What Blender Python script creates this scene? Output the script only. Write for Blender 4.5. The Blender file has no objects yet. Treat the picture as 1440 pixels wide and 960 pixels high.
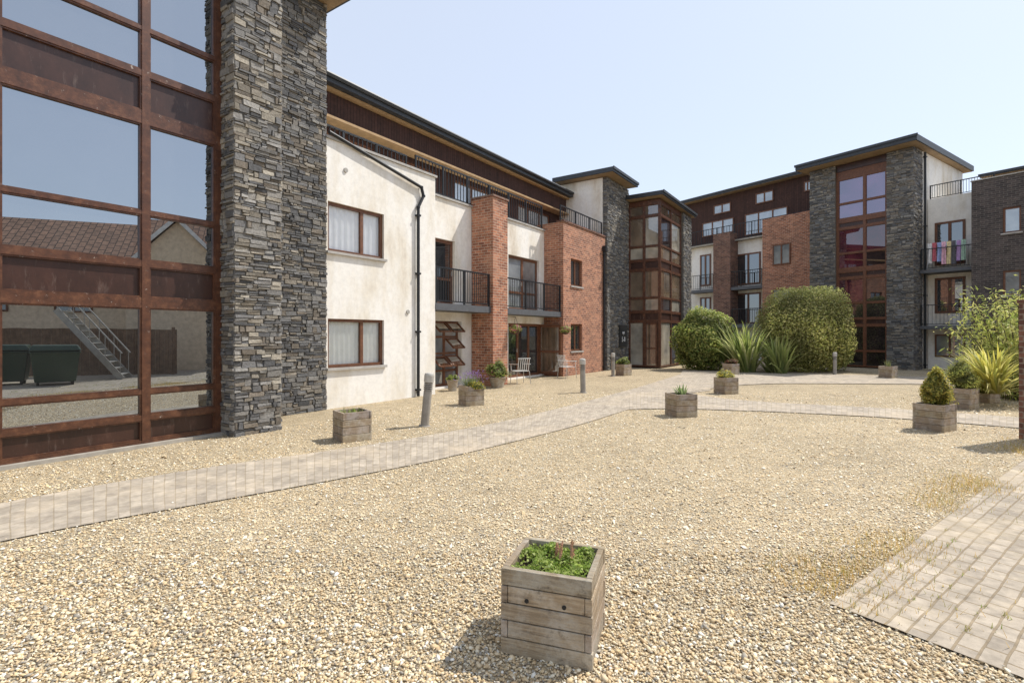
import bpy, math, random
import numpy as np
from mathutils import Vector, Matrix
random.seed(5); rng=np.random.default_rng(5)
S=bpy.context.scene; COL=S.collection
F=720.0; H=1.7; HY=470.0
TH=math.radians(55.8)
def gp(px,py):
    Y=F*H/(py-HY); return ((px-720)/F*Y,Y)
def sx(th,px,W):
    k=(px-720)/F; c,s=math.cos(th),math.sin(th)
    Y=W/(c-k*s); return c*k*Y+s*Y, Y
def LX(px,W): return sx(TH,px,W)[0]
def RX(px,W): return sx(-TH,px,W)[0]
def LZ(px,py,W): return H+(HY-py)/F*sx(TH,px,W)[1]
def RZ(px,py,W): return H+(HY-py)/F*sx(-TH,px,W)[1]
# ------------------------------------------------------------- materials
def mk(name):
    m=bpy.data.materials.new(name); m.use_nodes=True
    return m,m.node_tree,m.node_tree.nodes['Principled BSDF']
def nd(nt,t,ins={},**props):
    n=nt.nodes.new(t)
    for k,v in props.items(): setattr(n,k,v)
    for k,v in ins.items():
        s=n.inputs[k]
        if isinstance(v,bpy.types.NodeSocket): nt.links.new(v,s)
        else: s.default_value=v
    return n
def c4(c): return (c[0],c[1],c[2],1)
def ramp(nt,fac,stops):
    n=nt.nodes.new('ShaderNodeValToRGB'); nt.links.new(fac,n.inputs[0])
    e=n.color_ramp.elements
    while len(e)<len(stops): e.new(.5)
    for i,(p,c) in enumerate(stops):
        e[i].position=p; e[i].color=c4(c) if hasattr(c,'__len__') else (c,c,c,1)
    return n.outputs[0]
def mixc(nt,fac,a,b,blend='MIX'):
    n=nt.nodes.new('ShaderNodeMix'); n.data_type='RGBA'; n.blend_type=blend
    for i,v in ((0,fac),(6,a),(7,b)):
        if isinstance(v,bpy.types.NodeSocket): nt.links.new(v,n.inputs[i])
        else: n.inputs[i].default_value=c4(v) if i>0 else v
    return n.outputs[2]
def coord(nt,which='Object',scale=(1,1,1)):
    t=nt.nodes.new('ShaderNodeTexCoord')
    return nd(nt,'ShaderNodeMapping',{'Vector':t.outputs[which],'Scale':scale}).outputs[0]
def noise(nt,vec,scale,detail=4,rough=.6):
    return nd(nt,'ShaderNodeTexNoise',{'Vector':vec,'Scale':scale,'Detail':detail,'Roughness':rough}).outputs['Fac']
def bump(nt,b,h,strength=.4,dist=.01):
    n=nd(nt,'ShaderNodeBump',{'Height':h,'Strength':strength,'Distance':dist}); nt.links.new(n.outputs[0],b.inputs['Normal'])
def setc(nt,b,c,rough=.8,metal=0):
    if isinstance(c,bpy.types.NodeSocket): nt.links.new(c,b.inputs['Base Color'])
    else: b.inputs['Base Color'].default_value=c4(c)
    b.inputs['Roughness'].default_value=rough; b.inputs['Metallic'].default_value=metal
M={}
def plain(name,c,rough=.6,metal=0,var=.25,sc=6):
    m,nt,b=mk(name); v=coord(nt)
    n=noise(nt,v,sc,5)
    setc(nt,b,mixc(nt,1,c,ramp(nt,n,[(.3,1-var),(.7,1+var*.3)]),'MULTIPLY'),rough,metal); bump(nt,b,n,.12,.01)
    M[name]=m; return m
def attrmat(name,rough=.85,sc=30,bs=.5,bd=.01,transl=0,lo=.6,hi=1.25):
    m,nt,b=mk(name); a=nd(nt,'ShaderNodeAttribute',attribute_name='col')
    v=coord(nt); n=noise(nt,v,sc,5,.7)
    c=mixc(nt,1,a.outputs['Color'],ramp(nt,n,[(.25,lo),(.75,hi)]),'MULTIPLY')
    setc(nt,b,c,rough); bump(nt,b,n,bs,bd)
    if transl:
        t=nd(nt,'ShaderNodeBsdfTranslucent',{'Color':c}); mx=nd(nt,'ShaderNodeMixShader',{0:transl,1:b.outputs[0],2:t.outputs[0]})
        nt.links.new(mx.outputs[0],nt.nodes['Material Output'].inputs[0])
    M[name]=m
attrmat('stone',.9,24,.8,.02); attrmat('pebble',.75,120,.15,.003,0,.85,1.1); attrmat('leaf',.6,8,0,.001,.45,.75,1.2)
attrmat('painted',.6,10,.05,.002)
def brick(name,c1,c2,mortar,bw=.225,rh=.075,ms=.006,noisec=(.6,1.15),bstr=.6,dirt=None,rough=.9,warp=0):
    m,nt,b=mk(name); uv=coord(nt,'UV'); v=coord(nt)
    if warp:
        nn=nd(nt,'ShaderNodeTexNoise',{'Vector':uv,'Scale':3.0,'Detail':2})
        s=nd(nt,'ShaderNodeVectorMath',{0:nn.outputs['Color'],1:(.5,.5,.5)},operation='SUBTRACT')
        s2=nd(nt,'ShaderNodeVectorMath',{0:s.outputs[0],'Scale':warp},operation='SCALE')
        uv=nd(nt,'ShaderNodeVectorMath',{0:uv,1:s2.outputs[0]},operation='ADD').outputs[0]
    t=nd(nt,'ShaderNodeTexBrick',{'Vector':uv,'Color1':c4(c1),'Color2':c4(c2),'Mortar':c4(mortar),'Scale':1.0,'Mortar Size':ms,'Mortar Smooth':.2,'Bias':-.1,'Brick Width':bw,'Row Height':rh})
    n=noise(nt,v,9,6,.7); n2=noise(nt,v,.9,5,.7)
    c=mixc(nt,1,t.outputs['Color'],ramp(nt,n,[(.3,noisec[0]),(.72,noisec[1])]),'MULTIPLY')
    if dirt: c=mixc(nt,ramp(nt,n2,[(.48,0.),(.72,.6)]),c,dirt)
    c=mixc(nt,1,c,ramp(nt,noise(nt,v,2.6,6,.75),[(.3,.72),(.7,1.15)]),'MULTIPLY')
    setc(nt,b,c,rough)
    h=nd(nt,'ShaderNodeMath',{0:t.outputs['Fac'],1:-1.0},operation='MULTIPLY').outputs[0]
    h=nd(nt,'ShaderNodeMath',{0:h,1:n},operation='ADD').outputs[0]
    bump(nt,b,h,bstr,.008); M[name]=m
brick('brick_orange',(.54,.22,.12),(.21,.072,.046),(.52,.40,.30),.25,.088,.010,bstr=.5,dirt=(.46,.26,.17))
brick('brick_brown',(.26,.12,.08),(.10,.045,.036),(.30,.24,.19),.25,.088,.010,bstr=.5)
brick('brick_dark',(.11,.088,.08),(.045,.038,.038),(.17,.15,.135),.25,.088,.010,bstr=.5)
brick('setts',(.51,.435,.34),(.36,.305,.24),(.31,.24,.155),.18,.10,.007,(.66,1.14),.6,dirt=(.58,.47,.31),warp=.03)
brick('setts_path',(.50,.43,.34),(.37,.315,.25),(.36,.295,.21),.2,.1,.006,(.68,1.14),.35,dirt=(.58,.47,.33),warp=.012)
brick('cladding',(.075,.034,.026),(.055,.026,.02),(.010,.006,.005),.11,30,.007,(.7,1.2),.8)
brick('roof_tile',(.50,.28,.18),(.36,.21,.14),(.09,.055,.04),.3,.28,.02)
# render
m,nt,b=mk('render'); v=coord(nt,'Object',(1,1,.35)); n=noise(nt,v,1.1,7,.65); n2=noise(nt,coord(nt),7,6,.75)
c=ramp(nt,n,[(.28,(.57,.49,.38)),(.42,(.75,.70,.61)),(.55,(.84,.815,.765))])
c=mixc(nt,1,c,ramp(nt,n2,[(.3,.88),(.6,1.03)]),'MULTIPLY'); setc(nt,b,c,.92); bump(nt,b,n2,.2,.006); M['render']=m
# reddish frames with peeling flecks
m,nt,b=mk('frame_wood'); v=coord(nt,'Object',(1,1,1)); n=noise(nt,coord(nt,'Object',(3,3,3)),2.2,7,.75); n2=noise(nt,v,26,4,.6)
c=ramp(nt,n,[(.3,(.042,.018,.011)),(.52,(.10,.040,.021)),(.78,(.22,.10,.05))])
c=mixc(nt,ramp(nt,noise(nt,v,11,9,.8),[(.61,0.),(.655,.8)]),c,(.50,.44,.38)); setc(nt,b,c,.38); bump(nt,b,n2,.12,.003); M['frame_wood']=m
m,nt,b=mk('spandrel'); n=noise(nt,coord(nt,'Object',(1,1,.5)),3,7,.75); n2=noise(nt,coord(nt,'Object',(1,1,.2)),14,5,.7)
c=ramp(nt,n,[(.3,(.026,.012,.009)),(.6,(.055,.024,.017)),(.85,(.10,.05,.036))]); c=mixc(nt,ramp(nt,n2,[(.57,0.),(.78,.45)]),c,(.24,.18,.15)); setc(nt,b,c,.35); M['spandrel']=m
m,nt,b=mk('window_wood'); n=noise(nt,coord(nt),12,5,.7); setc(nt,b,ramp(nt,n,[(.3,(.09,.034,.016)),(.7,(.20,.082,.038))]),.5); M['window_wood']=m
# weathered planter timber
m,nt,b=mk('timber'); n=noise(nt,coord(nt,'UV',(2.2,38,1)),1.6,6,.7); n2=noise(nt,coord(nt),5,6,.75); a=nd(nt,'ShaderNodeAttribute',attribute_name='col')
c=ramp(nt,n,[(.25,(.115,.085,.056)),(.5,(.31,.243,.165)),(.78,(.50,.415,.30))]); c=mixc(nt,ramp(nt,n2,[(.44,0.),(.62,.75)]),c,(.47,.435,.375)); c=mixc(nt,ramp(nt,noise(nt,coord(nt),11,5,.8),[(.56,0.),(.72,.75)]),c,(.09,.07,.05)); c=mixc(nt,1,c,a.outputs['Color'],'MULTIPLY')
setc(nt,b,c,.9); bump(nt,b,n,.8,.007); M['timber']=m
# gravel sheet
m,nt,b=mk('gravel_bed'); v=coord(nt)
vo=nd(nt,'ShaderNodeTexVoronoi',{'Vector':v,'Scale':80.0,'Randomness':1.0})
sep=nd(nt,'ShaderNodeSeparateColor',{0:vo.outputs['Color']})
c=ramp(nt,sep.outputs[0],[(0,(.27,.195,.11)),(.14,(.50,.365,.205)),(.36,(.66,.505,.295)),(.6,(.73,.59,.375)),(.82,(.81,.71,.51)),(.95,(.40,.345,.265))])
c=mixc(nt,1,c,ramp(nt,vo.outputs['Distance'],[(.2,1.03),(.8,.52)]),'MULTIPLY')
n=noise(nt,v,.5,6,.65); c=mixc(nt,1,c,ramp(nt,n,[(.3,.82),(.7,1.1)]),'MULTIPLY')
n3=noise(nt,v,3.5,6,.75); c=mixc(nt,1,c,ramp(nt,n3,[(.3,.74),(.7,1.16)]),'MULTIPLY')
n4=noise(nt,v,16,5,.8); c=mixc(nt,1,c,ramp(nt,n4,[(.3,.72),(.7,1.18)]),'MULTIPLY')
setc(nt,b,c,.9); inv=nd(nt,'ShaderNodeMath',{0:1.0,1:vo.outputs['Distance']},operation='SUBTRACT'); bump(nt,b,inv.outputs[0],1,.010); M['gravel_bed']=m
def glass(name,dark,refl,rough=0.0,tint=(.88,.94,1)):
    m,nt,b=mk(name); nt.nodes.remove(b)
    d=nd(nt,'ShaderNodeBsdfDiffuse',{'Color':ramp(nt,noise(nt,coord(nt),.9,3),[(.35,[x*.4 for x in dark]),(.7,dark)])}); g=nd(nt,'ShaderNodeBsdfGlossy',{'Color':c4(tint),'Roughness':rough})
    lw=nd(nt,'ShaderNodeLayerWeight',{'Blend':.25}); f=ramp(nt,lw.outputs['Fresnel'],[(0,refl),(1,1.)])
    mx=nd(nt,'ShaderNodeMixShader',{0:f,1:d.outputs[0],2:g.outputs[0]}); nt.links.new(mx.outputs[0],nt.nodes['Material Output'].inputs[0]); M[name]=m
glass('glass',(.035,.038,.042),.22); glass('glass_tower',(.035,.034,.033),.42,0,(.86,.93,1)); glass('glass_red',(.14,.03,.045),.12); glass('glass_purple_refl',(.14,.05,.12),.24,0,(.8,.82,1)); glass('glass_warm',(.24,.17,.11),.16); glass('glass_pale',(.36,.38,.38),.25); glass('glass_dim',(.05,.036,.036),.16); glass('glass_cream',(.52,.47,.38),.15)
m,nt,b=mk('glass_clear'); nt.nodes.remove(b)
t=nd(nt,'ShaderNodeBsdfTransparent',{'Color':(.98,.99,1,1)}); g=nd(nt,'ShaderNodeBsdfGlossy',{'Roughness':0.0}); lw=nd(nt,'ShaderNodeLayerWeight',{'Blend':.15})
mx=nd(nt,'ShaderNodeMixShader',{0:ramp(nt,lw.outputs['Fresnel'],[(0,.05),(1,.8)]),1:t.outputs[0],2:g.outputs[0]}); nt.links.new(mx.outputs[0],nt.nodes['Material Output'].inputs[0]); M['glass_clear']=m
plain('dark_metal',(.022,.024,.028),.45,.3); plain('fascia',(.045,.05,.058),.5,.2); plain('tan',(.46,.30,.15),.7); plain('soffit',(.34,.24,.14),.8)
plain('curtain',(.88,.89,.90),.9,0,.06); plain('blind',(.76,.77,.73),.9,0,.08); plain('grey_metal',(.33,.305,.27),.6,.1); plain('pale_metal',(.48,.455,.41),.55,.1)
plain('coping',(.42,.40,.37),.8); plain('white_plastic',(.7,.7,.68),.45,0,.08); plain('soil',(.06,.042,.028),1,0,.5,30); plain('black_plate',(.012,.012,.014),.4); plain('bin_green',(.018,.05,.03),.45,0,.2)
plain('bark',(.09,.06,.04),.9,0,.5,20); plain('wall_tan',(.82,.66,.47),.9); plain('dim_room',(.02,.018,.016),.9); plain('letter_white',(.8,.8,.8),.6,0,.02); plain('rubber',(.015,.015,.015),.8)  # interior backing: near-black colour stands in for dimness behind the glazing
plain('slab',(.10,.105,.115),.6); plain('concrete',(.38,.35,.30),.9); plain('fence_wood',(.20,.125,.08),.9,0,.5,5); plain('white_board',(.8,.79,.76),.7)
# ------------------------------------------------------------- mesh helpers
class MB:
    def __init__(s,m=None): s.v=[];s.f=[];s.c=[];s.m=m
    def face(s,pts,col=(1,1,1)):
        i=len(s.v); s.v+=[tuple(p) for p in pts]; s.f.append(tuple(range(i,i+len(pts)))); s.c.append(col)
    def hexa(s,p,col=(1,1,1)):
        i=len(s.v); s.v+=[tuple(q) for q in p]
        for f in ((0,3,2,1),(4,5,6,7),(0,1,5,4),(1,2,6,5),(2,3,7,6),(3,0,4,7)):
            s.f.append(tuple(i+k for k in f)); s.c.append(col)
    def box(s,x0,x1,y0,y1,z0,z1,col=(1,1,1)):
        s.hexa([(x0,y0,z0),(x1,y0,z0),(x1,y1,z0),(x0,y1,z0),(x0,y0,z1),(x1,y0,z1),(x1,y1,z1),(x0,y1,z1)],col)
    def bar(s,p,q,a,b,up=(0,0,1),col=(1,1,1)):
        p=Vector(p);q=Vector(q);d=(q-p).normalized();u=Vector(up)
        if abs(d.dot(u))>.98:u=Vector((1,0,0))
        x=d.cross(u).normalized();y=x.cross(d)
        x*=a/2;y*=b/2
        s.hexa([p-x-y,p+x-y,p+x+y,p-x+y,q-x-y,q+x-y,q+x+y,q-x+y],col)
    def tube(s,p,q,r0,r1=None,n=8,col=(1,1,1)):
        r1=r0 if r1 is None else r1
        p=Vector(p);q=Vector(q);d=(q-p).normalized();u=Vector((0,0,1)) if abs(d.z)<.9 else Vector((1,0,0))
        x=d.cross(u).normalized();y=x.cross(d);i=len(s.v)
        for c,r in((p,r0),(q,r1)):
            for k in range(n):
                a=2*math.pi*k/n; s.v.append(tuple(c+x*math.cos(a)*r+y*math.sin(a)*r))
        for k in range(n):
            s.f.append((i+k,i+(k+1)%n,i+n+(k+1)%n,i+n+k)); s.c.append(col)
        s.f.append(tuple(i+k for k in range(n))); s.c.append(col)
        s.f.append(tuple(i+n+k for k in range(n))); s.c.append(col)
    def lathe(s,prof,n=16,c=(0,0),col=(1,1,1)):
        i=len(s.v)
        for r,z in prof:
            for k in range(n):
                a=2*math.pi*k/n; s.v.append((c[0]+r*math.cos(a),c[1]+r*math.sin(a),z))
        for j in range(len(prof)-1):
            for k in range(n):
                s.f.append((i+j*n+k,i+j*n+(k+1)%n,i+(j+1)*n+(k+1)%n,i+(j+1)*n+k)); s.c.append(col)
        for j in (0,len(prof)-1):
            s.f.append(tuple(i+j*n+k for k in range(n))); s.c.append(col)
    def build(s,name,mat,parent=None,off=(0,0,0),smooth=False,bevel=0):
        V=[s.m(*p) for p in s.v] if s.m else s.v
        V=[(p[0]-off[0],p[1]-off[1],p[2]-off[2]) for p in V]
        me=bpy.data.meshes.new(name); me.from_pydata(V,[],s.f); me.update()
        uv=me.uv_layers.new(name='UVMap')
        uvs=np.zeros((len(me.loops),2)); cs=np.ones((len(me.loops),4))
        for p in me.polygons:
            nx,ny,nz=abs(p.normal.x),abs(p.normal.y),abs(p.normal.z); col=s.c[p.index]
            for li in p.loop_indices:
                x,y,z=V[me.loops[li].vertex_index]
                uvs[li]=(x,y) if nz>max(nx,ny) else ((x,z) if ny>=nx else (y,z))
                cs[li,:3]=col
        uv.data.foreach_set('uv',uvs.ravel())
        ca=me.color_attributes.new('col','FLOAT_COLOR','CORNER'); ca.data.foreach_set('color',cs.ravel())
        if smooth: me.polygons.foreach_set('use_smooth',[True]*len(me.polygons))
        me.materials.append(M[mat] if isinstance(mat,str) else mat)
        o=bpy.data.objects.new(name,me); COL.objects.link(o)
        if parent: o.parent=parent
        if bevel:
            b=o.modifiers.new('bevel','BEVEL'); b.width=bevel; b.segments=2; b.limit_method='ANGLE'
        return o
def npmesh(name,V,Fq,C,mat,parent=None,smooth=False):
    V=np.asarray(V,dtype=np.float32);Fq=np.asarray(Fq,dtype=np.int32);n,k=Fq.shape
    me=bpy.data.meshes.new(name); me.vertices.add(len(V)); me.vertices.foreach_set('co',V.ravel())
    me.loops.add(n*k); me.loops.foreach_set('vertex_index',Fq.ravel()); me.polygons.add(n)
    me.polygons.foreach_set('loop_start',np.arange(0,n*k,k,dtype=np.int32)); me.update(calc_edges=True)
    ca=me.color_attributes.new('col','FLOAT_COLOR','POINT'); ca.data.foreach_set('color',np.hstack([C,np.ones((len(V),1))]).astype(np.float32).ravel())
    if smooth: me.polygons.foreach_set('use_smooth',np.ones(n,dtype=bool))
    me.materials.append(M[mat]); o=bpy.data.objects.new(name,me); COL.objects.link(o)
    if parent:o.parent=parent
    return o
def tag(o,label=None,cat=None,group=None,kind=None):
    for k,v in (('label',label),('category',cat),('group',group),('kind',kind)):
        if v:o[k]=v
    return o
def thing(name,label,cat,loc=(0,0,0),rz=0,group=None):
    o=bpy.data.objects.new(name,None); o.empty_display_size=.2; COL.objects.link(o); o.location=loc; o.rotation_euler=(0,0,rz)
    return tag(o,label,cat,group)
def dup(o,parent=None):
    c=o.copy(); COL.objects.link(c)
    if parent:c.parent=parent
    for ch in list(o.children): dup(ch,c)
    return c
class Bld:
    def __init__(s,name,label,cat,th,x0,y0,group=None):
        c,n=math.cos(th),math.sin(th)
        s.root=thing(name,label,cat,(c*x0-n*y0,n*x0+c*y0,0),th,group); s.off=(x0,y0,0)
    def part(s,mb,name,mat,parent=None,**k): return mb.build(name,mat,parent or s.root,s.off,**k)
SWAP=lambda x,y,z:(y,x,z)          # face looking towards -x : (along,depth,z)
def wallq(mb,x0,x1,z0,z1,y,holes=(),thick=.3,rev=.2,back=None):
    xs=sorted({x0,x1,*[h[0] for h in holes],*[h[1] for h in holes]}); zs=sorted({z0,z1,*[h[2] for h in holes],*[h[3] for h in holes]})
    for a,b in zip(xs,xs[1:]):
        for c,d in zip(zs,zs[1:]):
            mx,mz=(a+b)/2,(c+d)/2
            if any(h[0]<mx<h[1] and h[2]<mz<h[3] for h in holes): continue
            mb.face([(a,y,c),(b,y,c),(b,y,d),(a,y,d)])
    for a,b,c,d in holes:
        e=y+rev
        mb.face([(a,y,c),(a,e,c),(a,e,d),(a,y,d)]);mb.face([(b,y,c),(b,e,c),(b,e,d),(b,y,d)])
        mb.face([(a,y,c),(b,y,c),(b,e,c),(a,e,c)]);mb.face([(a,y,d),(b,y,d),(b,e,d),(a,e,d)])
    e=back if back else y+thick
    mb.face([(x0,y,z0),(x0,e,z0),(x0,e,z1),(x0,y,z1)]);mb.face([(x1,y,z0),(x1,e,z0),(x1,e,z1),(x1,y,z1)])
    mb.face([(x0,y,z1),(x1,y,z1),(x1,e,z1),(x0,e,z1)]);mb.face([(x0,e,z0),(x1,e,z0),(x1,e,z1),(x0,e,z1)])
def window(B,x0,x1,z0,z1,y,n=2,name='window',gl='glass',wood='window_wood',sill=True,curtain=None,fw=.07,dep=.07,rows=None,handle=False,m=None,splits=None):
    f=MB(m); f.box(x0,x1,y,y+dep,z0,z0+fw);f.box(x0,x1,y,y+dep,z1-fw,z1);f.box(x0,x0+fw,y+.002,y+dep,z0+fw,z1-fw);f.box(x1-fw,x1,y+.002,y+dep,z0+fw,z1-fw)
    sp=splits or [x0+(x1-x0)*k/n for k in range(1,n)]
    for x in sp: f.box(x-fw*.6,x+fw*.6,y+.004,y+dep,z0+fw,z1-fw)
    edges=[x0+fw]+[q for x in sp for q in(x-fw*.6,x+fw*.6)]+[x1-fw]
    for r in(rows or []):
        for a,b in zip(edges[::2],edges[1::2]): f.box(a,b,y+.006,y+dep,r-fw*.4,r+fw*.4)
    fo=B.part(f,name,wood)
    p=MB(m)
    if gl=='glass_clear': p.face([(x0+fw*.5,y+.04,z0+fw*.5),(x1-fw*.5,y+.04,z0+fw*.5),(x1-fw*.5,y+.04,z1-fw*.5),(x0+fw*.5,y+.04,z1-fw*.5)])
    else: p.box(x0+fw*.5,x1-fw*.5,y+.035,y+.045,z0+fw*.5,z1-fw*.5)
    B.part(p,'pane',gl,fo)
    if sill:
        s=MB(m); s.box(x0-.05,x1+.05,y-.13,y-.003,z0-.06,z0); B.part(s,'sill','coping',fo)
    if curtain:
        c=MB(m); k=max(12,int((x1-x0)/.035)); ys=y+.09; am=.016 if curtain=='curtain' else .010
        pts=[]
        for i in range(k+1):
            x=x0+(x1-x0)*i/k
            pts.append((x,ys+am*math.sin(i*(1.3 if curtain=='curtain' else math.pi*.5))))
        for i in range(k):
            c.face([(pts[i][0],pts[i][1],z0),(pts[i+1][0],pts[i+1][1],z0),(pts[i+1][0],pts[i+1][1],z1),(pts[i][0],pts[i][1],z1)])
        B.part(c,'curtain' if curtain=='curtain' else 'blind',curtain,fo)
    if handle:
        h=MB(m); xm=sp[0]-.12 if sp else x1-.1; h.box(xm,xm+.02,y-.05,y-.03,z0+.95,z0+1.1); h.box(xm,xm+.02,y-.03,y+.002,z0+1.0,z0+1.03); B.part(h,'handle','pale_metal',fo)
    return fo
def railing(x0,x1,y,z0,z1,sp=.11,bw=.008,m=None):
    mb=MB(m)
    mb.box(x0,x1,y-.025,y+.025,z1-.04,z1); mb.box(x0,x1,y-.015,y+.015,z0+.06,z0+.09)
    n=max(1,round((x1-x0)/sp))
    for i in range(1,n): 
        x=x0+(x1-x0)*i/n; mb.box(x-bw,x+bw,y-bw,y+bw,z0+.09,z1-.04)
    k=max(1,round((x1-x0)/1.3))
    for i in range(k+1):
        x=x0+.025+(x1-x0-.05)*i/k; mb.box(x-.024,x+.024,y-.022,y+.022,z0,z1-.041)
    return mb
def balcony(B,x0,x1,y0,y1,zt,zr,th=.2,sp=.11,door=None,bw=.008):
    s=MB(); s.box(x0,x1,y0,y1,zt-th,zt); o=B.part(s,'balcony','slab')
    r=railing(x0+.03,x1-.03,y0+.04,zt,zr,sp,bw); B.part(r,'railing','dark_metal',o); return o
STC=[(.28,.265,.24),(.215,.207,.195),(.165,.162,.16),(.36,.325,.265),(.265,.235,.19),(.12,.12,.122),(.31,.297,.275),(.21,.18,.145)]
STD=[(.20,.197,.193),(.135,.135,.137),(.24,.232,.215),(.28,.25,.205),(.10,.101,.104),(.205,.19,.168),(.18,.155,.125)]
def stones(mb,a0,a1,z0,z1,y,f=lambda a,d,z:(a,d,z),pal=STC,hs=(.03,.125),ls=(.05,.30),corner=True):
    z=z0
    while z<z1-.02:
        h=min(random.uniform(*hs),z1-z); a=a0-(random.uniform(0,.02) if corner else 0)
        while a<a1-.01:
            l=random.uniform(*ls)*(1 if h>.08 else 1.15); b=min(a+l,a1+(random.uniform(-.005,.02) if corner else 0))
            if a1-b<.05: b=a1+(random.uniform(-.005,.02) if corner else 0)
            g=.004; j=lambda: random.uniform(-.014,.014)
            if h<.075 or random.random()<.5: parts=[(z,z+h)]
            else:
                fr_=random.uniform(.35,.65); parts=[(z,z+h*fr_),(z+h*fr_,z+h)]
            for (zz0,zz1) in parts:
                k=random.choice(pal); p=random.uniform(.002,.036); q=random.uniform(.7,1.2); col=(k[0]*q,k[1]*q,k[2]*q)
                fr=[(a+g+.006+j(),y-p+j()*.6,zz0+g+.002+j()*.55),(b-g-.006+j(),y-p+j()*.6,zz0+g+.002+j()*.55),(b-g-.006+j(),y-p+j()*.6,zz1-g-.002+j()*.55),(a+g+.006+j(),y-p+j()*.6,zz1-g-.002+j()*.55)]
                bk=[(a+g,y+.03,zz0+g),(b-g,y+.03,zz0+g),(b-g,y+.03,zz1-g),(a+g,y+.03,zz1-g)]
                i=len(mb.v); mb.v+=[f(*t) for t in fr+bk]
                for q4 in((0,1,2,3),(0,1,5,4),(1,2,6,5),(2,3,7,6),(3,0,4,7)):
                    mb.f.append(tuple(i+t for t in q4)); mb.c.append(col)
            a=b
            if a>=a1-.001: break
        z+=h
def stone_pier(B,x0,x1,y0,y1,z1,pal=STC,faces='f',name='stone_pier',ls=(.05,.30)):
    mb=MB(); mb.box(x0+.006,x1-.006,y0+.006,y1,0,z1,(.15,.138,.118))
    stones(mb,x0,x1,0,z1,y0,pal=pal,ls=ls)
    if 'l' in faces: stones(mb,y0,y1,0,z1,x0,lambda a,d,z:(d,a,z),pal,ls=ls,corner=False)
    if 'r' in faces: stones(mb,y0,y1,0,z1,-x1,lambda a,d,z:(-d,a,z),pal,ls=ls,corner=False)
    return B.part(mb,name,'stone')
def glazing(B,cols,rows,y,m=None,fw=.1,dep=.12,zb=0.05,zt=None,gl='glass_tower',wood='frame_wood',panel='spandrel',ends=True):
    zt=zt or rows[-1][1]+.12
    f=MB(m)
    for c in cols: f.box(c-fw/2,c+fw/2,y,y+dep,zb,zt)
    zs=[zb]+[z for r in rows for z in r[:2]]+[zt]
    for a,b in zip(cols,cols[1:]):
        for z0,z1 in zip(zs[::2],zs[1::2]): f.box(a+fw/2,b-fw/2,y+.006,y+dep-.003,z0,z1)
        for r in rows:      # inner bead round each panel
            x0,x1,z0,z1=a+fw/2,b-fw/2,r[0],r[1]; t=.022
            f.box(x0,x0+t,y+.02,y+dep-.006,z0,z1);f.box(x1-t,x1,y+.02,y+dep-.006,z0,z1);f.box(x0+t,x1-t,y+.022,y+dep-.006,z0,z0+t);f.box(x0+t,x1-t,y+.022,y+dep-.006,z1-t,z1)
    fo=B.part(f,'glazing_frame',wood)
    for ci,(a,b) in enumerate(zip(cols,cols[1:])):
        for ri,r in enumerate(rows):
            p=MB(m); t=[random.uniform(-.0025,.0025) for _ in range(3)]
            x0,x1,z0,z1=a+fw/2,b-fw/2,r[0],r[1]; yy=y+.06
            p.hexa([(x0,yy+t[0],z0),(x1,yy+t[1],z0),(x1,yy+.012+t[1],z0),(x0,yy+.012+t[0],z0),(x0,yy+t[2],z1),(x1,yy+t[2]+t[1]-t[0],z1),(x1,yy+.012+t[2]+t[1]-t[0],z1),(x0,yy+.012+t[2],z1)])
            g=gl(ci,ri) if callable(gl) else gl
            B.part(p,'pane' if r[2]=='g' else 'spandrel_panel',g if r[2]=='g' else panel,fo)
    return fo
def slabroof(B,x0,x1,y0,y1,z0,z1,name='roof',sof='soffit'):
    r=MB(); r.box(x0,x1,y0,y1,z0+.02,z1); r.box(x0-.04,x1+.04,y0-.05,y0-.003,z1-.11,z1+.01); o=B.part(r,name,'fascia')
    s=MB(); s.box(x0+.06,x1-.06,y0+.06,y1-.05,z0,z0+.018); B.part(s,'soffit',sof,o); return o
def pipe(B,pts,r=.045,mat='dark_metal',name='drainpipe'):
    mb=MB()
    for p,q in zip(pts,pts[1:]): mb.tube(p,q,r,n=10)
    for p in pts[1:-1]: mb.lathe([(.001,p[2]-r*1.2),(r*1.25,p[2]-r*.6),(r*1.25,p[2]+r*.6),(.001,p[2]+r*1.2)],10,(p[0],p[1]))
    p,q=pts[-2],pts[-1]; n=3
    for i in range(n+1):
        z=q[2]+.15+(p[2]-q[2]-.4)*i/n; mb.box(q[0]-r*1.3,q[0]+r*1.3,q[1]-r*1.3,q[1]+r*1.8,z,z+.05)
    return B.part(mb,name,mat,smooth=False)
# ------------------------------------------------------------- near stair tower
T1=Bld('stair_tower','tall stair tower of brown framed glass and grey stone at the left edge','building',TH,0,8.95)
rows=[(.10,.40,'p'),(.48,.80,'g'),(.86,2.10,'g'),(2.26,2.72,'p'),(2.82,3.51,'g'),(3.57,4.88,'g'),(5.08,5.60,'p'),(5.69,6.29,'g'),(6.35,7.64,'g'),(7.86,8.34,'p'),(8.46,8.9,'g')]
glazing(T1,[-1.55,.08,1.66,3.30,4.36],rows,8.95,fw=.10,zt=9.1)
b=MB(); b.box(-1.6,4.36,9.12,9.2,.02,9.1); b.box(-1.6,4.40,9.2,13,.02,9.1); T1.part(b,'core_wall','dim_room')
b=MB(); b.box(-1.7,4.41,8.86,9.1,-.05,.05); T1.part(b,'plinth','concrete')
stone_pier(T1,4.42,5.24,8.55,10.4,9.5,STC,'lr')
stone_pier(T1,5.3,7.2,9.97,12.2,9.1,STD,'r',name='stone_wall')
slabroof(T1,-2,7.42,9.35,13.5,9.12,9.36); 
stone_pier(T1,-2.5,-1.62,8.55,10.4,9.1,STC,'r')
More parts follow.
